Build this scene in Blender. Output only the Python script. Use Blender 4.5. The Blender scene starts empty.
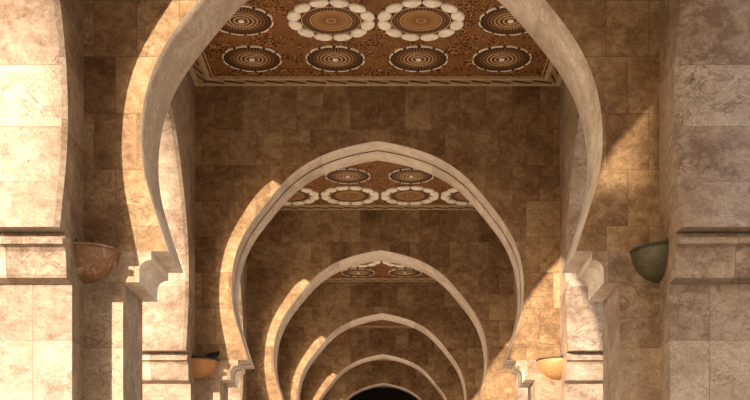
import bpy, bmesh, math, random
from mathutils import Vector
random.seed(7)
S = bpy.context.scene
C = S.collection
E = 1.6                 # eye height above the floor
F_PX = 1140.0           # focal length in pixels of a 750-wide frame
L = 6.96                # bay length
D1 = 12.02              # distance to the first arch in view
TH = 0.95               # thickness of arches and piers
HW = 3.035               # half width of the passage
CEIL = 7.705            # ceiling above eye level
def R(d): return math.radians(d)

# ------------------------------------------------------------------ materials
class NT:
    def __init__(self, name):
        self.m = bpy.data.materials.new(name); self.m.use_nodes = True
        self.t = self.m.node_tree; self.t.nodes.clear()
        self.out = self.n('ShaderNodeOutputMaterial'); self.b = self.n('ShaderNodeBsdfPrincipled')
        self.l(self.b.outputs[0], self.out.inputs[0])
    def n(self, k, **kw):
        o = self.t.nodes.new(k)
        for a, v in kw.items(): setattr(o, a, v)
        return o
    def l(self, a, b): self.t.links.new(a, b)
    def put(self, sock, v):
        if hasattr(v, 'is_linked') or hasattr(v, 'links'): self.l(v, sock)
        else: sock.default_value = v
    def math(self, op, a, b=None, c=None, clamp=False):
        o = self.n('ShaderNodeMath', operation=op); o.use_clamp = clamp
        self.put(o.inputs[0], a)
        if b is not None: self.put(o.inputs[1], b)
        if c is not None: self.put(o.inputs[2], c)
        return o.outputs[0]
    def mix(self, f, a, b, mode='MIX'):
        o = self.n('ShaderNodeMix', data_type='RGBA', blend_type=mode)
        self.put(o.inputs[0], f); self.put(o.inputs[6], a); self.put(o.inputs[7], b)
        return o.outputs[2]
    def ramp(self, f, stops, interp='LINEAR'):
        o = self.n('ShaderNodeValToRGB'); e = o.color_ramp.elements; o.color_ramp.interpolation = interp
        while len(e) < len(stops): e.new(0.5)
        for x, (p, c) in zip(e, stops):
            x.position = p; x.color = (c[0], c[1], c[2], 1) if hasattr(c, '__len__') else (c, c, c, 1)
        self.l(f, o.inputs[0]); return o.outputs[0]
    def noise(self, vec, scale, detail=6, rough=0.6, dist=0.0):
        o = self.n('ShaderNodeTexNoise'); self.l(vec, o.inputs['Vector'])
        o.inputs['Scale'].default_value = scale; o.inputs['Detail'].default_value = detail
        o.inputs['Roughness'].default_value = rough; o.inputs['Distortion'].default_value = dist
        return o.outputs[0]
    def scale(self, vec, s):
        o = self.n('ShaderNodeMapping'); self.l(vec, o.inputs[0]); o.inputs['Scale'].default_value = s
        return o.outputs[0]

def c4(c): return (c[0], c[1], c[2], 1)

def stone(name, pale, mid, dark, bw, bh, offset=0.5, vary=0.35, pits=0.5, stretch=(1, 1, 1.35), rough=0.55, veins=0.35):
    g = NT(name)
    geo = g.n('ShaderNodeNewGeometry'); pos = geo.outputs['Position']
    uv = g.n('ShaderNodeUVMap'); uv.uv_map = 'UVMap'
    br = g.n('ShaderNodeTexBrick'); g.l(uv.outputs[0], br.inputs['Vector'])
    br.offset = offset; br.squash = 1.0
    br.inputs['Color1'].default_value = (0, 0, 0, 1); br.inputs['Color2'].default_value = (1, 1, 1, 1)
    br.inputs['Mortar'].default_value = (.5, .5, .5, 1)
    br.inputs['Scale'].default_value = 1.0; br.inputs['Mortar Size'].default_value = 0.0035
    br.inputs['Mortar Smooth'].default_value = 0.3; br.inputs['Bias'].default_value = 0.0
    br.inputs['Brick Width'].default_value = bw; br.inputs['Row Height'].default_value = bh
    tone = br.outputs['Color']; joint = br.outputs['Fac']
    # every slab gets its own piece of the travertine pattern
    off = g.n('ShaderNodeVectorMath', operation='MULTIPLY_ADD')
    g.l(tone, off.inputs[0]); off.inputs[1].default_value = (7.3, 3.1, 5.7); g.l(pos, off.inputs[2])
    v = g.scale(off.outputs[0], stretch)
    big = g.noise(v, 0.8, 8, 0.66, 0.5)
    med = g.noise(v, 5.5, 8, 0.72, 0.6)
    fine = g.noise(off.outputs[0], 42, 5, 0.75)
    f = g.math('ADD', g.math('MULTIPLY', big, 0.5), g.math('MULTIPLY', med, 0.5))
    f = g.math('ADD', f, g.math('MULTIPLY', g.math('SUBTRACT', tone, 0.5), vary))
    col = g.ramp(f, [(0.36, dark), (0.50, mid), (0.64, pale)])
    # crystalline grain and wandering veins
    col = g.mix(0.6, col, g.ramp(fine, [(0.34, 0.50), (0.60, 1.12)]), 'MULTIPLY')
    vn = g.noise(v, 2.3, 7, 0.62, 1.8)
    vein = g.ramp(g.math('ABSOLUTE', g.math('SUBTRACT', vn, 0.5)), [(0.0, 1.0), (0.03, 0.0)])
    vein = g.math('MULTIPLY', vein, g.ramp(g.noise(v, 1.1, 2, 0.5), [(0.46, 0.0), (0.60, 1.0)]))
    col = g.mix(g.math('MULTIPLY', vein, veins), col, c4([x * 0.62 for x in dark]))
    # travertine pits
    pn = g.noise(off.outputs[0], 24, 4, 0.75, 0.6)
    mask = g.math('MULTIPLY', g.ramp(pn, [(0.60, 0.0), (0.66, 1.0)]), g.ramp(g.noise(v, 1.6, 4, 0.6), [(0.46, 0.0), (0.60, 1.0)]))
    col = g.mix(g.math('MULTIPLY', mask, pits), col, c4([x * 0.28 for x in dark]))
    col = g.mix(g.math('MULTIPLY', joint, 0.55), col, c4([x * 0.25 for x in dark]))
    g.l(col, g.b.inputs['Base Color'])
    g.b.inputs['Roughness'].default_value = rough
    g.b.inputs['Specular IOR Level'].default_value = 0.15
    h = g.math('SUBTRACT', g.math('MULTIPLY', fine, 0.35), g.math('ADD', mask, g.math('MULTIPLY', joint, 1.2)))
    bp = g.n('ShaderNodeBump'); bp.inputs['Strength'].default_value = 0.35; bp.inputs['Distance'].default_value = 0.008
    g.l(h, bp.inputs['Height']); g.l(bp.outputs[0], g.b.inputs['Normal'])
    return g.m

def plain(name, col, rough=0.6, metal=0.0, var=0.0, vscale=8.0, bump=0.0):
    g = NT(name)
    if var:
        geo = g.n('ShaderNodeTexCoord')
        nz = g.noise(geo.outputs['Object'], vscale, 6, 0.65, 0.5)
        g.l(g.ramp(nz, [(0.32, [x * (1 - var) for x in col]), (0.68, [min(1, x * (1 + var)) for x in col])]), g.b.inputs['Base Color'])
        if bump:
            bp = g.n('ShaderNodeBump'); bp.inputs['Strength'].default_value = bump; bp.inputs['Distance'].default_value = 0.01
            g.l(nz, bp.inputs['Height']); g.l(bp.outputs[0], g.b.inputs['Normal'])
    else:
        g.b.inputs['Base Color'].default_value = c4(col)
    g.b.inputs['Roughness'].default_value = rough; g.b.inputs['Metallic'].default_value = metal
    return g.m

def metal_patina(name, base, patch, pscale=6.0, amt=0.5):
    g = NT(name)
    tc = g.n('ShaderNodeTexCoord')
    n1 = g.noise(tc.outputs['Object'], pscale, 7, 0.7, 1.0)
    n2 = g.noise(tc.outputs['Object'], pscale * 7, 5, 0.7)
    col = g.ramp(n2, [(0.3, [x * 0.6 for x in base]), (0.7, [min(1, x * 1.25) for x in base])])
    f = g.math('MULTIPLY', g.ramp(n1, [(0.50, 0.0), (0.60, 1.0)]), amt)
    g.l(g.mix(f, col, c4(patch)), g.b.inputs['Base Color'])
    g.b.inputs['Roughness'].default_value = 0.55; g.b.inputs['Metallic'].default_value = 0.25
    bp = g.n('ShaderNodeBump'); bp.inputs['Strength'].default_value = 0.3; bp.inputs['Distance'].default_value = 0.006
    g.l(n2, bp.inputs['Height']); g.l(bp.outputs[0], g.b.inputs['Normal'])
    return g.m

WOOD_D = (0.060, 0.019, 0.006); WOOD_M = (0.20, 0.076, 0.022); WOOD_L = (0.52, 0.25, 0.085); CREAM = (0.86, 0.77, 0.63)

def arabesque(name):
    g = NT(name)
    tc = g.n('ShaderNodeTexCoord'); p = tc.outputs['Object']
    # interlaced small circles on a square grid, with a fine leafy speckle between
    fr = g.n('ShaderNodeVectorMath', operation='FRACTION'); g.l(g.scale(p, (1 / .21833, 1 / .21833, 0)), fr.inputs[0])
    sb = g.n('ShaderNodeVectorMath', operation='SUBTRACT'); g.l(fr.outputs[0], sb.inputs[0]); sb.inputs[1].default_value = (.5, .5, 0)
    ln = g.n('ShaderNodeVectorMath', operation='LENGTH'); g.l(sb.outputs[0], ln.inputs[0])
    rings = g.math('SINE', g.math('MULTIPLY', ln.outputs['Value'], 44.0))
    rings = g.math('MULTIPLY', g.math('ADD', rings, 1.0), 0.5)
    vo = g.n('ShaderNodeTexVoronoi'); g.l(p, vo.inputs['Vector']); vo.inputs['Scale'].default_value = 22
    sp = g.ramp(vo.outputs['Distance'], [(0.18, 1.0), (0.36, 0.0)])
    vo2 = g.n('ShaderNodeTexVoronoi', feature='DISTANCE_TO_EDGE'); g.l(p, vo2.inputs['Vector']); vo2.inputs['Scale'].default_value = 13
    ed = g.ramp(vo2.outputs['Distance'], [(0.03, 1.0), (0.09, 0.0)])
    patch = g.ramp(g.noise(p, 2.6, 3, 0.5), [(0.42, 0.0), (0.58, 1.0)])
    pat = g.mix(patch, g.math('MAXIMUM', g.math('MULTIPLY', rings, 1.0), g.math('MULTIPLY', sp, 0.7)), g.math('MAXIMUM', sp, ed))
    col = g.ramp(pat, [(0.1, WOOD_D), (0.5, WOOD_M), (0.95, WOOD_L)])
    col = g.mix(0.5, col, g.ramp(g.noise(p, 1.3, 5, 0.6), [(0.3, 0.55), (0.65, 1.0)]), 'MULTIPLY')
    g.l(col, g.b.inputs['Base Color']); g.b.inputs['Roughness'].default_value = 0.55
    bp = g.n('ShaderNodeBump'); bp.inputs['Strength'].default_value = 0.6; bp.inputs['Distance'].default_value = 0.012
    g.l(pat, bp.inputs['Height']); g.l(bp.outputs[0], g.b.inputs['Normal'])
    return g.m

def radial(name, spokes, stops, dotted=()):
    """disc pattern from the local radius/angle of the disc"""
    g = NT(name)
    tc = g.n('ShaderNodeTexCoord'); sx = g.n('ShaderNodeSeparateXYZ'); g.l(tc.outputs['Object'], sx.inputs[0])
    x, y = sx.outputs[0], sx.outputs[1]
    r = g.math('SQRT', g.math('ADD', g.math('MULTIPLY', x, x), g.math('MULTIPLY', y, y)))
    a = g.math('ARCTAN2', y, x)
    col = g.ramp(g.math('MULTIPLY', r, 2.0), stops)
    sp = g.math('MULTIPLY', g.math('ADD', g.math('SINE', g.math('MULTIPLY', a, float(spokes))), 1.0), 0.5)
    col = g.mix(0.55, col, g.ramp(sp, [(0.25, 0.45), (0.75, 1.15)]), 'MULTIPLY')
    for r0, w, n, c in dotted:
        band = g.math('LESS_THAN', g.math('ABSOLUTE', g.math('SUBTRACT', r, r0)), w)
        d = g.math('GREATER_THAN', g.math('SINE', g.math('MULTIPLY', a, float(n))), 0.0)
        col = g.mix(g.math('MULTIPLY', band, d), col, c4(c))
    g.l(col, g.b.inputs['Base Color']); g.b.inputs['Roughness'].default_value = 0.5
    return g.m

def paving(name):
    g = NT(name)
    geo = g.n('ShaderNodeNewGeometry'); p = geo.outputs['Position']
    br = g.n('ShaderNodeTexBrick'); g.l(p, br.inputs['Vector']); br.offset = 0
    br.inputs['Scale'].default_value = 1.0; br.inputs['Brick Width'].default_value = 0.8; br.inputs['Row Height'].default_value = 0.8
    br.inputs['Mortar Size'].default_value = 0.004
    br.inputs['Color1'].default_value = (.74, .62, .48, 1); br.inputs['Color2'].default_value = (.66, .54, .41, 1); br.inputs['Mortar'].default_value = (.16, .12, .09, 1)
    col = g.mix(0.5, br.outputs['Color'], g.ramp(g.noise(p, 3, 7, 0.65, 0.8), [(0.3, 0.85), (0.7, 1.08)]), 'MULTIPLY')
    g.l(col, g.b.inputs['Base Color']); g.b.inputs['Roughness'].default_value = 0.4
    return g.m

M = {}
M['wall'] = stone('brown_travertine', (.43, .285, .150), (.255, .146, .068), (.115, .057, .024), .45, .595, vary=.10, pits=.85, veins=.6)  # darkest and brownest of the travertines
M['soffit'] = stone('bounce_lit_travertine', (.82, .70, .57), (.70, .57, .445), (.46, .345, .25), 1.15, 5.0, vary=0.2, pits=0.5)  # much paler than the walls: floor bounce light put into the colour
M['column'] = stone('column_travertine', (.47, .35, .24), (.33, .225, .142), (.17, .10, .057), 5.0, .69, vary=0.12, pits=.85, veins=.7)
M['pier'] = stone('pier_travertine', (.39, .305, .232), (.28, .202, .146), (.165, .102, .066), .80, .69, offset=0.0, vary=0.12, pits=0.7, veins=.8)  # slightly darker than the arch above: its dimmer light put into the colour
M['pierarch'] = stone('pier_arch_travertine', (.42, .33, .25), (.295, .213, .153), (.155, .095, .062), 2.4, .60, offset=0.0, vary=0.14, pits=0.9, veins=.8)
M['dark'] = plain('dark_joint', (.015, .010, .007), 0.9)
M['field'] = arabesque('carved_cedar_arabesque')
M['cream'] = plain('cream_painted_wood', CREAM, 0.55, 0, 0.18, 9)
M['frame'] = plain('buff_moulding', (.50, .36, .21), 0.55, 0, 0.2, 9)
M['frieze'] = plain('tan_frieze', (.40, .255, .13), 0.55, 0, 0.2, 9)
M['brown'] = plain('dark_stained_cedar', (.085, .036, .015), 0.55, 0, 0.3, 12)
M['tan'] = plain('tan_cedar', (.56, .38, .20), 0.55, 0, 0.25, 14)
M['small'] = radial('small_rosette_paint', 48, [(0, WOOD_M), (.28, WOOD_D), (.42, WOOD_M), (.62, WOOD_D), (1.0, (.08, .032, .012))],
                    dotted=[(.285, .014, 40, (.45, .30, .15)), (.335, .012, 44, (.34, .20, .09)), (.385, .010, 48, (.2, .10, .04))])
M['big'] = radial('large_rosette_paint', 64, [(0, (.30, .15, .05)), (.16, (.22, .10, .035)), (.5, (.40, .21, .075)), (.62, (.20, .085, .03)), (.66, WOOD_D), (1.0, WOOD_D)],
                  dotted=[(.350, .014, 44, (.33, .18, .08)), (.395, .012, 48, (.26, .13, .055)), (.07, .012, 9, (.12, .05, .02))])
M['bronze_l'] = metal_patina('bronze_with_lime_bloom', (.27, .125, .052), (.58, .46, .36), 5.5, 0.6)
M['bronze_g'] = metal_patina('bronze_with_verdigris', (.075, .060, .024), (.12, .10, .05), 5.0, 0.5)
M['bronze_o'] = metal_patina('warm_orange_bronze', (.44, .20, .070), (.50, .27, .12), 4.0, 0.5)
M['grime'] = plain('soot_black_metal', (.025, .018, .013), 0.7)
M['floor'] = paving('polished_paving')
M['render'] = plain('pale_render', (.55, .46, .36), 0.8, 0, 0.12, 0.6)
M['room_dark'] = plain('unlit_room_dark', (.030, .015, .008), 0.7, 0, 0.3, 3)  # near-black: the end room's lack of light put into the wall colour
M['feather'] = plain('dark_feathers', (.010, .009, .009), 0.9, 0, 0.4, 30)
M['feather'].node_tree.nodes['Principled BSDF'].inputs['Specular IOR Level'].default_value = .1
M['beak'] = plain('dark_beak', (.10, .08, .07), 0.5)
M['eye'] = plain('orange_eye', (.35, .10, .02), 0.3)

for k in ('field', 'cream', 'frame', 'frieze', 'brown', 'tan', 'small', 'big'):
    M[k].node_tree.nodes['Principled BSDF'].inputs['Specular IOR Level'].default_value = .1

# ------------------------------------------------------------------ mesh helpers
def link(name, me, mats, parent=None, loc=(0, 0, 0)):
    o = bpy.data.objects.new(name, me); C.objects.link(o)
    for m in (mats if isinstance(mats, (list, tuple)) else [mats]): me.materials.append(m)
    o.location = loc
    if parent: o.parent = parent
    return o
def thing(name, label, cat, loc, group=None):
    o = bpy.data.objects.new(name, None); C.objects.link(o); o.location = loc; o.empty_display_size = .3
    o['label'] = label; o['category'] = cat
    if group: o['group'] = group
    return o

class MB:
    """collects quads with explicit uvs (metres) and a material slot"""
    def __init__(self): self.v = []; self.f = []; self.uv = []; self.mi = []; self.sm = []
    def face(self, pts, uvs=None, mi=0, smooth=False):
        i = len(self.v); self.v += [tuple(p) for p in pts]
        if uvs is None:
            n = Vector((0, 0, 0)); a = [Vector(p) for p in pts]
            for k in range(len(a)): n += (a[k] - a[0]).cross(a[(k + 1) % len(a)] - a[0])
            ax = max(range(3), key=lambda q: abs(n[q]))
            uvs = [{0: (p[1], p[2]), 1: (p[0], p[2]), 2: (p[0], p[1])}[ax] for p in pts]
        self.f.append(list(range(i, i + len(pts)))); self.uv.append(uvs); self.mi.append(mi); self.sm.append(smooth)
    def box(self, x0, x1, y0, y1, z0, z1, mi=0):
        p = lambda a, b, c: ((x0, x1)[a], (y0, y1)[b], (z0, z1)[c])
        for q in ([(0,0,0),(1,0,0),(1,0,1),(0,0,1)], [(1,1,0),(0,1,0),(0,1,1),(1,1,1)], [(0,1,0),(0,0,0),(0,0,1),(0,1,1)],
                  [(1,0,0),(1,1,0),(1,1,1),(1,0,1)], [(0,0,1),(1,0,1),(1,1,1),(0,1,1)], [(0,1,0),(1,1,0),(1,0,0),(0,0,0)]):
            self.face([p(*k) for k in q], mi=mi)
    def mesh(self, name, weld=True):
        me = bpy.data.meshes.new(name); me.from_pydata(self.v, [], self.f); u = me.uv_layers.new(name='UVMap')
        k = 0
        for f in self.uv:
            for t in f: u.data[k].uv = t; k += 1
        for p, mi, s in zip(me.polygons, self.mi, self.sm): p.material_index = mi; p.use_smooth = s
        bm = bmesh.new(); bm.from_mesh(me)
        bmesh.ops.remove_doubles(bm, verts=bm.verts, dist=1e-5)
        bmesh.ops.recalc_face_normals(bm, faces=bm.faces)
        bm.to_mesh(me); bm.free(); return me

def spline(pts, n=8):
    out = []
    P = [pts[0]] + pts + [(-pts[-2][0], pts[-2][1])] if abs(pts[-1][0]) < 1e-6 else [pts[0]] + pts + [pts[-1]]
    P[-1] = (2 * pts[-1][0] - pts[-2][0], 2 * pts[-1][1] - pts[-2][1] + .01)
    for i in range(1, len(P) - 2):
        for k in range(n):
            t = k / n; r = []
            for a in range(2):
                p0, p1, p2, p3 = P[i-1][a], P[i][a], P[i+1][a], P[i+2][a]
                r.append(.5 * (2*p1 + (p2-p0)*t + (2*p0-5*p1+4*p2-p3)*t*t + (3*p1-p0-3*p2+p3)*t**3))
            out.append(tuple(r))
    out.append(pts[-1]); return out

# half profile of the pointed horseshoe arch: (distance from its axis, height above eye)
ARCH = spline([(2.155, 3.13), (2.21, 3.30), (2.325, 3.66), (2.405, 3.95), (2.442, 4.30), (2.415, 4.65), (2.335, 4.99), (2.148, 5.37),
               (1.887, 5.71), (1.65, 6.00), (1.37, 6.275), (.997, 6.505), (.623, 6.645), (.25, 6.735), (0.0, 6.775)])
for _ in range(14):       # fair the measured curve
    ARCH = [ARCH[0], ARCH[1]] + [tuple(.25 * ARCH[i-1][a] + .5 * ARCH[i][a] + .25 * ARCH[i+1][a] for a in (0, 1)) for i in range(2, len(ARCH) - 1)] + [ARCH[-1]]
CAV = [(2.45 - .125 * (1 - math.cos(t)), 2.925 + .115 * math.sin(t)) for t in [R(90) * k / 8 for k in range(9)]]
CORBEL = [(2.45, 2.80)] + CAV + [(2.325, 3.13)]
ZT = 2.80 + E           # height where the courses start (v = 0 of every stone pattern)

def profile_solid(mb, prof, outer, y0, y1, sgn, axis='x', mi_face=0, mi_edge=1, caps=True, u0=0.0, smooth=False, back=True, edge_shift=0.0, chamfer=0.0):
    """solid between a profile (h, z) and the straight line h = outer, extruded from y0 to y1; axis 'x': h runs along x (a cross wall), 'y': h runs along y (a side wall)"""
    def P(h, z, d): return (sgn * h, d, z + E) if axis == 'x' else (d, sgn * h, z + E)
    d = u0
    for (h0, z0), (h1, z1) in zip(prof, prof[1:]):
        seg = math.hypot(h1 - h0, z1 - z0)
        if z1 - z0 > 1e-6:
            for dd in ((y0, y1) if back else (y0,)):
                mb.face([P(h0, z0, dd), P(outer, z0, dd), P(outer, z1, dd), P(h1, z1, dd)],
                        [(sgn * h0, z0 - 2.8), (sgn * outer, z0 - 2.8), (sgn * outer, z1 - 2.8), (sgn * h1, z1 - 2.8)], mi_face)
            mb.face([P(outer, z0, y0), P(outer, z0, y1), P(outer, z1, y1), P(outer, z1, y0)],
                    [(y0, z0 - 2.8), (y1, z0 - 2.8), (y1, z1 - 2.8), (y0, z1 - 2.8)], mi_face)
        mb.face([P(h0, z0, y0), P(h1, z1, y0), P(h1, z1, y1), P(h0, z0, y1)],
                [(d, y0), (d + seg, y0), (d + seg, y1), (d, y1)], mi_edge, smooth)
        d += seg
    if caps:
        for (h, z) in (prof[0], prof[-1]):
            if abs(outer - h) > 1e-6:
                mb.face([P(h, z, y0), P(outer, z, y0), P(outer, z, y1), P(h, z, y1)], None, mi_edge if (h, z) == prof[0] else mi_face)

def arch_wall(y0, y1):
    mb = MB()
    for s in (1, -1):
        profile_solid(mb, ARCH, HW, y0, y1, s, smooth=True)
        # crown wall above the apex, up into the ceiling
        z0, z1 = 6.775, CEIL
        vv = lambda z: z - 2.8 if z < 6.966 else 4.165 + (z - 6.965) * .594 / .74
        for y in (y0, y1):
            for za, zb in ((z0, 6.965), (6.965, z1)):     # the tall last course under the ceiling
                mb.face([(0, y, za + E), (s * HW, y, za + E), (s * HW, y, zb + E), (0, y, zb + E)],
                        [(0, vv(za) + (.002 if za > 6.9 else 0)), (s * HW, vv(za) + (.002 if za > 6.9 else 0)), (s * HW, vv(zb)), (0, vv(zb))], 0)
        mb.face([(s * HW, y0, z0 + E), (s * HW, y1, z0 + E), (s * HW, y1, z1 + E), (s * HW, y0, z1 + E)], None, 0)
        mb.face([(0, y0, z1 + E), (s * HW, y0, z1 + E), (s * HW, y1, z1 + E), (0, y1, z1 + E)], None, 0)
    me = mb.mesh('arch_wall')
    # drop the hidden caps the half solids share
    bm = bmesh.new(); bm.from_mesh(me)
    kill = [f for f in bm.faces if len(f.verts) == 4 and abs(f.calc_center_median().z - 6.775 - E) < 1e-4 and abs(f.normal.z) > .99]
    bmesh.ops.delete(bm, geom=kill, context='FACES'); bmesh.ops.recalc_face_normals(bm, faces=bm.faces); bm.to_mesh(me); bm.free()
    return me
def corbel(s, y0, y1):
    mb = MB(); profile_solid(mb, CORBEL, HW, y0, y1, s, mi_face=0, mi_edge=1); return mb.mesh('corbel')
def pillar(s, y0, y1):
    mb = MB(); profile_solid(mb, [(2.62, -E), (2.62, 2.80)], HW, y0, y1, s, mi_face=0, mi_edge=0); return mb.mesh('pillar')

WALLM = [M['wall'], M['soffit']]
def make_arch(n, label, joint=False):
    y = D1 + (n - 1) * L
    t = thing('horseshoe_arch', label, 'arch', (0, y, 0), 'arches spanning the passage')
    layers = [(0, .43), (.485, TH)] if joint else [(0, TH)]
    for a, b in layers:
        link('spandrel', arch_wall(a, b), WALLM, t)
        for s in (-1, 1):
            link('corbel', corbel(s, a, b), [M['column'], M['soffit']], t)
            link('pillar', pillar(s, a, b), M['column'], t)
    if joint:
        mb = MB()
        o = [(h + .05 if h else 0, z + .05) for h, z in ARCH]; o[-1] = (0, 6.83)
        mb2 = MB()
        for s in (1, -1):
            profile_solid(mb2, [(2.68, -E), (2.68, 2.86), (2.50, 2.861), (2.40, 3.18), (2.21, 3.181)] + o[1:], HW - .02, .43, .485, s, mi_face=0, mi_edge=0)
        g = link('joint_filler', mb2.mesh('joint_filler'), M['dark'], t); g['label'] = 'dark expansion joint'
    return t

# half profile of a side opening: measured from the middle of the bay along the passage
IMPOST = [(2.55, 2.68), (2.375, 2.70), (2.36, 2.73), (2.352, 2.80), (2.347, 2.88), (2.335, 2.95), (2.305, 2.985), (2.25, 3.0), (2.22, 3.001), (2.22, 3.065), (2.30, 3.066), (2.30, 3.125)]
SARCH = [(h - .06 * min(1, h), z) for h, z in ARCH]
SARCH = [(max(h, 0), z) for h, z in SARCH]
def make_side(n, side, label):
    """side arch of the bay that ends at arch n"""
    yc = D1 + (n - 1) * L - (L - TH) / 2
    t = thing('side_arch', label, 'arch', (side * HW, yc, 0), 'arches along the sides of the passage')
    half = L / 2
    A, B = 0.0, side * TH
    cz = .055
    mb = MB()
    nP = len(SARCH)
    off = []
    for i, (h, z) in enumerate(SARCH):      # chamfered inner edge
        p, q = SARCH[max(i - 1, 0)], SARCH[min(i + 1, nP - 1)]
        tx, tz = q[0] - p[0], q[1] - p[1]; l = math.hypot(tx, tz) or 1
        nx, nz = tz / l, -tx / l
        if i == 0: nx, nz = 1, 0
        if i == nP - 1: nx, nz = 0, 1
        off.append((h + nx * .028, z + nz * .028))
    for s in (1, -1):
        P = lambda h, z, d: (d, s * h, z + E)
        d = 0
        for i in range(nP - 1):
            (h0, z0), (h1, z1) = SARCH[i], SARCH[i + 1]; (g0, w0), (g1, w1) = off[i], off[i + 1]
            seg = math.hypot(h1 - h0, z1 - z0)
            m1 = side * cz
            mb.face([P(g0, w0, A), P(half, w0, A), P(half, w1, A), P(g1, w1, A)], [(s * g0, w0 - 2.8), (s * half, w0 - 2.8), (s * half, w1 - 2.8), (s * g1, w1 - 2.8)], 0)
            mb.face([P(h0, z0, B), P(half, z0, B), P(half, z1, B), P(h1, z1, B)], [(s * h0, z0 - 2.8), (s * half, z0 - 2.8), (s * half, z1 - 2.8), (s * h1, z1 - 2.8)], 0)
            mb.face([P(half, z0, A), P(half, z0, B), P(half, z1, B), P(half, z1, A)], None, 0)
            mb.face([P(g0, w0, A), P(g1, w1, A), P(h1, z1, m1), P(h0, z0, m1)], [(.3, d), (.3, d + seg), (.36, d + seg), (.36, d)], 1)
            mb.face([P(h0, z0, m1), P(h1, z1, m1), P(h1, z1, B), P(h0, z0, B)], [(.36, d + .08), (.36, d + seg + .08), (1.3, d + seg + .08), (1.3, d + .08)], 1, True)
            d += seg
        mb.face([P(SARCH[0][0], SARCH[0][1], B), P(half, SARCH[0][1], B), P(half, SARCH[0][1], A), P(off[0][0], SARCH[0][1], A), P(SARCH[0][0], SARCH[0][1], side * cz)], None, 1)
        zt, zc = off[-1][1], CEIL
        zs = SARCH[-1][1]
        mb.face([P(0, zt, A), P(half, zt, A), P(half, zc, A), P(0, zc, A)], [(0, zt - 2.8), (s * half, zt - 2.8), (s * half, zc - 2.8), (0, zc - 2.8)], 0)
        mb.face([P(0, zs, B), P(half, zs, B), P(half, zc, B), P(0, zc, B)], [(0, zs - 2.8), (s * half, zs - 2.8), (s * half, zc - 2.8), (0, zc - 2.8)], 0)
        mb.face([P(half, zs, A), P(half, zs, B), P(half, zc, B), P(half, zc, A)], None, 0)
        mb.face([P(0, zc, A), P(half, zc, A), P(half, zc, B), P(0, zc, B)], None, 0)
    link('spandrel', mb.mesh('spandrel'), [M['column'], M['pierarch']], t)
    for s in (1, -1):
        mb = MB()
        profile_solid(mb, IMPOST, half, min(A, B), max(A, B), s, axis='y', mi_face=0, mi_edge=1)
        o = link('impost_moulding', mb.mesh('impost_moulding'), [M['column'], M['pierarch']], t)
        mb = MB()
        mb2 = mb
        profile_solid(mb, [(2.56, -E), (2.56, 2.68)], half, min(A, B), max(A, B), s, axis='y', mi_face=0, mi_edge=1)
        # slabs on the reveal: u across the thickness, v by height
        me = mb.mesh('pier'); uvl = me.uv_layers['UVMap']
        for p in me.polygons:
            if p.material_index == 1:
                for li in p.loop_indices:
                    co = me.vertices[me.loops[li].vertex_index].co
                    uvl.data[li].uv = (abs(co.x) + .40, co.z - E - 2.8)
        link('pier', me, [M['column'], M['pier']], t)
    return t

# ------------------------------------------------------------------ the passage
FIRST, LAST = -1, 6
ordin = {0: 'horseshoe arch nearest the viewer, passing overhead outside the frame',
         -1: 'horseshoe arch behind the viewer at the open end of the passage',
         1: 'nearest pointed horseshoe arch, its wide soffit framing the whole passage',
         2: 'second horseshoe arch, with a black expansion joint running round its soffit',
         3: 'third horseshoe arch from the front, pale soffit seen within the jointed arch',
         4: 'fourth horseshoe arch from the front, small pale arch low in the passage',
         5: 'fifth horseshoe arch, second smallest one, just outside the dark doorway arch',
         6: 'smallest and farthest horseshoe arch, opening into the dark end room'}
for n in range(FIRST, LAST + 1):
    make_arch(n, ordin[n], joint=(n == 2))
sides = {(1, -1): 'sunlit side arch with a cream pier at the left edge of the picture',
         (1, 1): 'shaded pinkish side arch and pier at the right edge of the picture',
         (2, -1): 'sunlit side arch seen through the nearest arch on the left',
         (2, 1): 'side arch with golden lit pier seen through the nearest arch on the right',
         (3, -1): 'left side arch whose thin lit strip shows through the jointed second arch',
         (3, 1): 'right side arch hidden behind the jointed second arch'}
for n in range(FIRST + 1, LAST + 1):
    for s in (-1, 1):
        if n == LAST: pass
        make_side(n, s, sides.get((n, s), ('left' if s < 0 else 'right') + {0: ' side arch beside the viewer', 4: ' side arch of the bay behind the third arch',
                  5: ' side arch of the bay behind the fourth arch', 6: ' side arch of the last bay before the dark room'}.get(n, ' side arch')))

# floor, ground
mb = MB(); mb.box(-60, 60, -60, 75, -.3, 0)
o = link('floor', mb.mesh('floor'), M['floor']); o['kind'] = 'structure'
# dark end room
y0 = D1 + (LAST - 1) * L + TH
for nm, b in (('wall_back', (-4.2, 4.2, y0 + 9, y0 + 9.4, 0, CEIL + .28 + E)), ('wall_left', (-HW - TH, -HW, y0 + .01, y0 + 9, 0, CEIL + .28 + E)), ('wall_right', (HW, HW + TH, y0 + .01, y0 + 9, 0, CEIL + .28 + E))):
    mb = MB(); mb.box(*b); o = link(nm, mb.mesh(nm), M['room_dark']); o['kind'] = 'structure'

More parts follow.
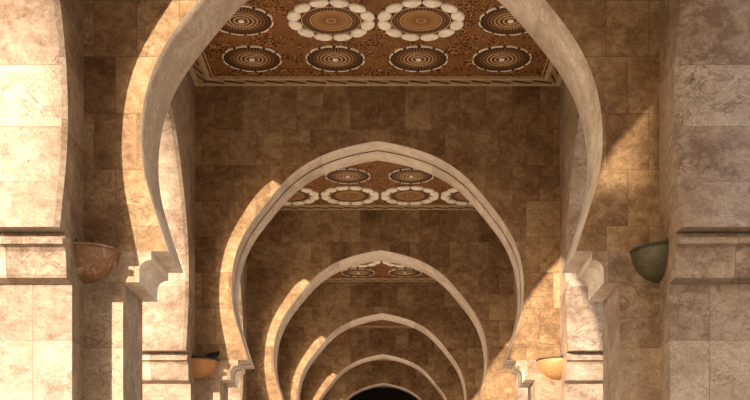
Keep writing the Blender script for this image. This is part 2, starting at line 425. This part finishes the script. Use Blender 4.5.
# ------------------------------------------------------------------ painted cedar ceilings
def ring(r0, r1, z0, z1, n=48, x=0, y=0, mb=None, a0=0, a1=2 * math.pi, mi=0):
    mb = mb or MB(); closed = abs(a1 - a0 - 2 * math.pi) < 1e-6
    for k in range(n):
        a, b = a0 + (a1 - a0) * k / n, a0 + (a1 - a0) * (k + 1) / n
        p = lambda r, t, z: (x + r * math.cos(t), y + r * math.sin(t), z)
        mb.face([p(r0, a, z0), p(r1, a, z0), p(r1, b, z0), p(r0, b, z0)], mi=mi)
        mb.face([p(r1, a, z0), p(r1, a, z1), p(r1, b, z1), p(r1, b, z0)], mi=mi)
        if r0 > 0: mb.face([p(r0, a, z0), p(r0, b, z0), p(r0, b, z1), p(r0, a, z1)], mi=mi)
    if not closed:
        for t in (a0, a1):
            mb.face([p(r0, t, z0), p(r1, t, z0), p(r1, t, z1), p(r0, t, z1)], mi=mi)
    return mb
def disc(r, z0, z1, n=48):
    mb = MB(); cs = [(r * math.cos(2 * math.pi * k / n), r * math.sin(2 * math.pi * k / n)) for k in range(n)]
    mb.face([(x, y, z0) for x, y in reversed(cs)])
    for k in range(n):
        (a, b), (c, d) = cs[k], cs[(k + 1) % n]
        mb.face([(a, b, z0), (a, b, z1), (c, d, z1), (c, d, z0)])
    return mb
ME = {}
ME['small_disc'] = disc(.445, -.012, 0).mesh('rosette_disc')
mb = MB()
for k in range(12):
    a = 2 * math.pi * (k + .5) / 12
    # scalloped cream outline: each dash bulges a little
    for q in range(4):
        t0, t1 = a - .205 + .41 * q / 4, a - .205 + .41 * (q + 1) / 4
        ra = .452 + .018 * math.cos((t0 - a) / .205 * 1.3); rb = .452 + .018 * math.cos((t1 - a) / .205 * 1.3)
        P = lambda r, t, z: (r * math.cos(t), r * math.sin(t), z)
        mb.face([P(ra - .019, t0, -.022), P(ra, t0, -.022), P(rb, t1, -.022), P(rb - .019, t1, -.022)])
        mb.face([P(ra, t0, -.022), P(ra, t0, 0), P(rb, t1, 0), P(rb, t1, -.022)])
        mb.face([P(ra - .019, t0, -.022), P(rb - .019, t1, -.022), P(rb - .019, t1, 0), P(ra - .019, t0, 0)])
ME['small_rim'] = mb.mesh('scalloped_rim')
mb = ring(.160, .182, -.02, 0); ring(.095, .120, -.02, 0, mb=mb); ring(.225, .240, -.018, 0, mb=mb)
ME['small_rings'] = mb.mesh('inner_rings')
ME['small_eye'] = disc(.045, -.03, 0, 24).mesh('rosette_eye')
ME['big_disc'] = disc(.445, -.012, 0).mesh('rosette_disc')
mb = ring(.425, .437, -.02, 0); ring(.30, .312, -.018, 0, mb=mb); ring(.06, .075, -.018, 0, mb=mb)
ME['big_rings'] = mb.mesh('inner_rings')
mb = MB()
for k in range(12):
    a = 2 * math.pi * (k + .5) / 12; ca, sa = math.cos(a), math.sin(a)
    pts = []
    for q in range(20):
        t = 2 * math.pi * q / 20
        u = .548 + .098 * math.cos(t); w = (.140 + .02 * math.cos(t)) * math.sin(t)
        pts.append((u * ca - w * sa, u * sa + w * ca))
    inn = [(x * .86 + .55 * ca * .14, y * .86 + .55 * sa * .14) for x, y in pts]
    mb.face([(x, y, -.034) for x, y in reversed(inn)])
    for q in range(20):
        (x0, y0_), (x1, y1_) = pts[q], pts[(q + 1) % 20]; (i0, j0), (i1, j1) = inn[q], inn[(q + 1) % 20]
        mb.face([(x0, y0_, 0), (x1, y1_, 0), (x1, y1_, -.02), (x0, y0_, -.02)])
        mb.face([(x0, y0_, -.02), (x1, y1_, -.02), (i1, j1, -.034), (i0, j0, -.034)])
ME['petals'] = mb.mesh('petal_ring')

def guilloche(w, l, ins):
    """frieze between two cream mouldings: dashes of a running wave, as thin raised strips along all four sides"""
    mb = MB()
    def strip(pts, wid, ax):
        for (a0, b0), (a1, b1) in zip(pts, pts[1:]):
            q = [(a0, b0 - wid), (a1, b1 - wid), (a1, b1 + wid), (a0, b0 + wid)]
            for zz in (-.018,):
                mb.face([((a, b, zz) if ax == 0 else (b, a, zz)) for a, b in q])
            mb.face([((a, b, z) if ax == 0 else (b, a, z)) for a, b, z in ((a0, b0 - wid, -.018), (a1, b1 - wid, -.018), (a1, b1 - wid, -.006), (a0, b0 - wid, -.006))])
    for ax, (hx, hy) in ((0, (w, l)), (1, (l, w))):
        for s in (-1, 1):
            n = int(round(2 * (hx - ins) / .33)); st = 2 * (hx - ins) / n
            for k in range(n):
                a = -(hx - ins) + st * (k + .06)
                pts = [(a + st * .94 * q / 6, s * (hy - ins) + .042 * math.sin(-math.pi / 2 + math.pi * q / 6)) for q in range(7)]
                strip(pts, .016, ax)
    return mb
def frame(w, l, i0, i1, z0, z1):
    mb = MB()
    a, b = (w - i0, l - i0), (w - i1, l - i1)
    O = [(-a[0], -a[1]), (a[0], -a[1]), (a[0], a[1]), (-a[0], a[1])]; I = [(-b[0], -b[1]), (b[0], -b[1]), (b[0], b[1]), (-b[0], b[1])]
    for k in range(4):
        p, q, r, s = O[k], O[(k + 1) % 4], I[(k + 1) % 4], I[k]
        mb.face([(*p, z0), (*q, z0), (*r, z0), (*s, z0)])
        mb.face([(*p, z0), (*p, z1), (*q, z1), (*q, z0)]); mb.face([(*s, z0), (*r, z0), (*r, z1), (*s, z1)])
    return mb
BL = L - TH
HALF = BL / 2
mb = MB(); mb.box(-HW - TH, HW + TH, -L / 2, L / 2, .001, .28); ME['slab'] = mb.mesh('ceiling')
ME['f_out'] = frame(HW - .002, HALF - .002, .0, .07, -.016, 0).mesh('outer_moulding')
ME['f_band'] = frame(HW, HALF, .07, .235, -.004, 0).mesh('frieze')
ME['f_in'] = frame(HW, HALF, .235, .30, -.014, 0).mesh('inner_moulding')
ME['f_line'] = frame(HW, HALF, .34, .355, -.010, 0).mesh('inner_line')
ME['guil'] = guilloche(HW, HALF, .153).mesh('running_wave')
for k, m in (('small_disc', 'small'), ('small_rim', 'cream'), ('small_rings', 'tan'), ('small_eye', 'cream'), ('big_disc', 'big'), ('big_rings', 'tan'),
             ('petals', 'cream'), ('slab', 'field'), ('f_out', 'frame'), ('f_band', 'frieze'), ('f_in', 'frame'), ('f_line', 'tan'), ('guil', 'brown')):
    ME[k].materials.append(M[m])
def inst(name, key, parent, loc=(0, 0, 0)):
    o = bpy.data.objects.new(name, ME[key]); C.objects.link(o); o.parent = parent; o.location = loc; return o
for n in range(FIRST + 1, LAST + 1):
    yc = D1 + (n - 1) * L - HALF
    c = bpy.data.objects.new('ceiling', ME['slab']); C.objects.link(c); c.location = (0, yc, CEIL + E); c['kind'] = 'structure'
    for nm, k in (('outer_moulding', 'f_out'), ('frieze', 'f_band'), ('inner_moulding', 'f_in'), ('inner_line', 'f_line')):
        o = inst(nm, k, c)
        if nm == 'frieze': inst('running_wave', 'guil', o)
    if n > 4: continue
    for i in range(4):
        for j in range(4):
            x, y = (i - 1.5) * 1.31, (j - 1.5) * 1.31
            inner = i in (1, 2) and j in (1, 2)
            if n % 2: inner = (j in (0, 3))
            if inner:
                d = inst('large_rosette', 'big_disc', c, (x, y, 0)); inst('petal_ring', 'petals', d); inst('inner_rings', 'big_rings', d)
            else:
                d = inst('small_rosette', 'small_disc', c, (x, y, 0)); inst('scalloped_rim', 'small_rim', d); inst('inner_rings', 'small_rings', d); inst('rosette_eye', 'small_eye', d)
# roof over everything
mb = MB(); mb.box(-HW - TH, HW + TH, D1 + (FIRST - 1) * L, y0 + 9.4, CEIL + .281 + E, CEIL + .7 + E)
o = link('trim_1', mb.mesh('roof'), M['render']); o['kind'] = 'structure'

# ------------------------------------------------------------------ corner wall lights
def bowl(r, h, sx):
    """one eighth of an ellipsoid shell fitted into the corner: open at the top"""
    mb = MB(); N, K = 14, 12
    def P(a, b, k=1.0): # a: 0..90 round the corner, b: 0 bottom .. 1 rim
        # full belly under the rim, pointed foot
        f = math.sin(b * math.pi / 2) ** 0.92
        rr = r * k * f
        return (sx * rr * math.cos(a), -rr * math.sin(a), -h * k * math.cos(b * math.pi / 2) ** 1.05)
    for i in range(N):
        a0, a1 = R(90) * i / N, R(90) * (i + 1) / N
        for j in range(K):
            b0, b1 = j / K, (j + 1) / K
            mb.face([P(a0, b0), P(a1, b0), P(a1, b1), P(a0, b1)], smooth=True)
            mb.face([P(a0, b0, .94), P(a0, b1, .94), P(a1, b1, .94), P(a1, b0, .94)], smooth=True)
        p = P(a0, 1), P(a1, 1), P(a1, 1, .94), P(a0, 1, .94)
        mb.face(p)
    return mb
def lip(r, sx):
    mb = MB(); N = 14
    for i in range(N):
        a0, a1 = R(90) * i / N, R(90) * (i + 1) / N
        p = lambda q, a, z: (sx * q * math.cos(a), -q * math.sin(a), z)
        r0, r1 = r * .93, r + .008
        for q in ([p(r1, a0, -.012), p(r1, a1, -.012), p(r1, a1, .012), p(r1, a0, .012)], [p(r0, a0, .012), p(r1, a0, .012), p(r1, a1, .012), p(r0, a1, .012)],
                  [p(r0, a0, -.012), p(r1, a0, -.012), p(r1, a1, -.012), p(r0, a1, -.012)], [p(r0, a0, -.012), p(r0, a1, -.012), p(r0, a1, .012), p(r0, a0, .012)]):
            mb.face(q)
    return mb
def sconce(n, side, label, mat, r=.385, kx=1.0):
    y = D1 + (n - 1) * L
    t = thing('corner_wall_light', label, 'wall light', (side * (HW - .002), y - .002, 3.115 + E), 'bowl lights in the wall corners')
    sx = -side * kx
    link('bowl', bowl(r, .318, sx).mesh('bowl'), M[mat], t)
    link('rim', lip(r, sx).mesh('rim'), M['grime'] if n > 1 or side > 0 else M['bronze_l'], t)
    mb = MB()
    mb.box(min(0, sx * .012), max(0, sx * .012), -r * .9, 0, .012, .05); mb.box(min(0, sx * r * .9), max(0, sx * r * .9), -.012, 0, .012, .05)
    b = link('back_plate', mb.mesh('back_plate'), M['grime'], t)
    # floodlight inside the bowl
    mb = MB(); mb.box(min(sx * .05, sx * .2), max(sx * .05, sx * .2), -.2, -.05, -.12, -.03); link('floodlight', mb.mesh('floodlight'), M['grime'], t)
    return t
sconce(1, -1, 'brown corner wall light with pale lime bloom, left of the nearest arch', 'bronze_l')
sconce(1, 1, 'dark olive-green corner wall light, right of the nearest arch', 'bronze_g', r=.40, kx=.76)
sconce(2, -1, 'small orange-brown corner wall light with a dark pigeon on its rim', 'bronze_o')
sconce(2, 1, 'small bright orange sunlit corner wall light beside the golden pier', 'bronze_o')

# ------------------------------------------------------------------ pigeon
def skin(name, verts, edges, radii, mat, parent, root=0, sub=2):
    me = bpy.data.meshes.new(name); me.from_pydata(verts, edges, [])
    o = link(name, me, mat, parent)
    o.modifiers.new('s', 'SKIN'); sv = me.skin_vertices[0].data
    for v, r in zip(sv, radii): v.radius = r if hasattr(r, '__len__') else (r, r); v.use_root = False
    sv[root].use_root = True
    m = o.modifiers.new('d', 'SUBSURF'); m.levels = sub; m.render_levels = sub
    dg = bpy.context.evaluated_depsgraph_get(); ev = o.evaluated_get(dg)
    new = bpy.data.meshes.new_from_object(ev); o.modifiers.clear()
    for p in new.polygons: p.use_smooth = True
    o.data = new
    return o
yp = D1 + L
pg = thing('pigeon', 'dark pigeon resting on the rim of the small left wall light', 'bird', (-HW + .345, yp - .175, 3.127 + E))
pg.rotation_euler = (0, 0, R(38)); pg.scale = (.72, .72, .78)
body = skin('body', [(-.22, 0, .035), (-.13, 0, .05), (-.04, 0, .068), (.045, 0, .082), (.09, 0, .118), (.112, 0, .152), (.122, 0, .160)],
            [(0, 1), (1, 2), (2, 3), (3, 4), (4, 5), (5, 6)], [(.030, .014), (.050, .040), (.070, .068), (.066, .068), (.044, .046), (.030, .031), (.020, .022)], M['feather'], pg, root=2)
for s in (-1, 1):
    skin('wing', [(.05, s * .052, .095), (-.04, s * .062, .085), (-.13, s * .045, .065), (-.20, s * .02, .045)], [(0, 1), (1, 2), (2, 3)],
         [(.020, .030), (.022, .042), (.016, .030), (.008, .012)], M['feather'], pg, root=1)
    skin('leg', [(0, s * .022, .03), (.005, s * .024, .004), (.035, s * .026, .002)], [(0, 1), (1, 2)], [.007, .006, .004], M['beak'], pg)
    mb = MB()
    e = skin('eye', [(.121, s * .026, .160), (.124, s * .028, .160)], [(0, 1)], [.005, .005], M['eye'], pg, sub=1)
skin('beak', [(.138, 0, .156), (.158, 0, .150), (.168, 0, .146)], [(0, 1), (1, 2)], [.008, .005, .003], M['beak'], pg, sub=1)
skin('tail', [(-.20, 0, .035), (-.29, 0, .022)], [(0, 1)], [(.030, .008), (.036, .006)], M['feather'], pg, sub=1)

# ------------------------------------------------------------------ unseen blocks added across the court to shade the nearest right pier
SUN_T, SUN_K = .67, .175
def block(name, label, c0, c1, dist, depth, h):
    """a building whose sides run along the sun's direction; c0..c1: where those sides point to on the first arch"""
    q = math.sqrt(1 + SUN_T ** 2); dx, dy = SUN_T / q, 1 / q; w = (c1 - c0) / q / 2; cm = (c0 + c1) / 2
    t = thing(name, label, 'shade block', (cm - dx * dist, D1 - dy * dist, 0)); t.rotation_euler = (0, 0, -math.atan(SUN_T))
    mb = MB(); mb.box(-w, w, -depth, 0, 0, h); link('wall', mb.mesh('wall'), M['render'], t)
    mb = MB(); mb.box(-w, w, -depth - .15, .15, h, h + .35); link('cornice', mb.mesh('cornice'), M['render'], t)
    return t
block('shade_building', 'tall pale unseen block added on the left to shade the nearest right pier', 2.80, 16, 44, 10, 17.0)  # added out of view; its edge bounds the shade on the right pier
block('shade_wing', 'lower pale unseen block added to cut the low sun on the nearest arch', .6, 2.78, 44, 10, 3.9 + SUN_K / math.sqrt(1 + SUN_T ** 2) * 44 + E - .35)  # added out of view; its height sets where the sunlit patch ends below

# ------------------------------------------------------------------ light, sky, camera
d = Vector((SUN_T, 1.0, -SUN_K)).normalized()
sl = bpy.data.lights.new('sun', 'SUN'); sl.energy = 6.6; sl.color = (1.0, .90, .76); sl.angle = R(.55)
so = bpy.data.objects.new('sun', sl); C.objects.link(so); so.rotation_euler = d.to_track_quat('-Z', 'Y').to_euler(); so.location = (-20, -20, 20)
w = bpy.data.worlds.new('sky'); S.world = w; w.use_nodes = True; nt = w.node_tree; nt.nodes.clear()
sk = nt.nodes.new('ShaderNodeTexSky'); sk.sky_type = 'NISHITA'; sk.sun_disc = False; sk.sun_elevation = R(12); sk.sun_rotation = R(214); sk.dust_density = 3.0
mx = nt.nodes.new('ShaderNodeMix'); mx.data_type = 'RGBA'; mx.inputs[0].default_value = .75; mx.inputs[7].default_value = (1.0, .95, .90, 1)
bg = nt.nodes.new('ShaderNodeBackground'); bg.inputs[1].default_value = .8
ow = nt.nodes.new('ShaderNodeOutputWorld')
nt.links.new(sk.outputs[0], mx.inputs[6]); nt.links.new(mx.outputs[2], bg.inputs[0]); nt.links.new(bg.outputs[0], ow.inputs[0])

cam = bpy.data.cameras.new('camera'); cam.sensor_width = 36; cam.lens = F_PX / 750 * 36
cam.shift_x = -12.7 / 750; cam.shift_y = 348 / 750; cam.clip_end = 300
co = bpy.data.objects.new('camera', cam); C.objects.link(co); co.location = (.17, 0, E); co.rotation_euler = (R(90), 0, 0)
S.camera = co
vs = S.view_settings; vs.view_transform = 'Standard'; vs.look = 'None'; vs.gamma = 1; vs.use_curve_mapping = False; vs.exposure = 0.88
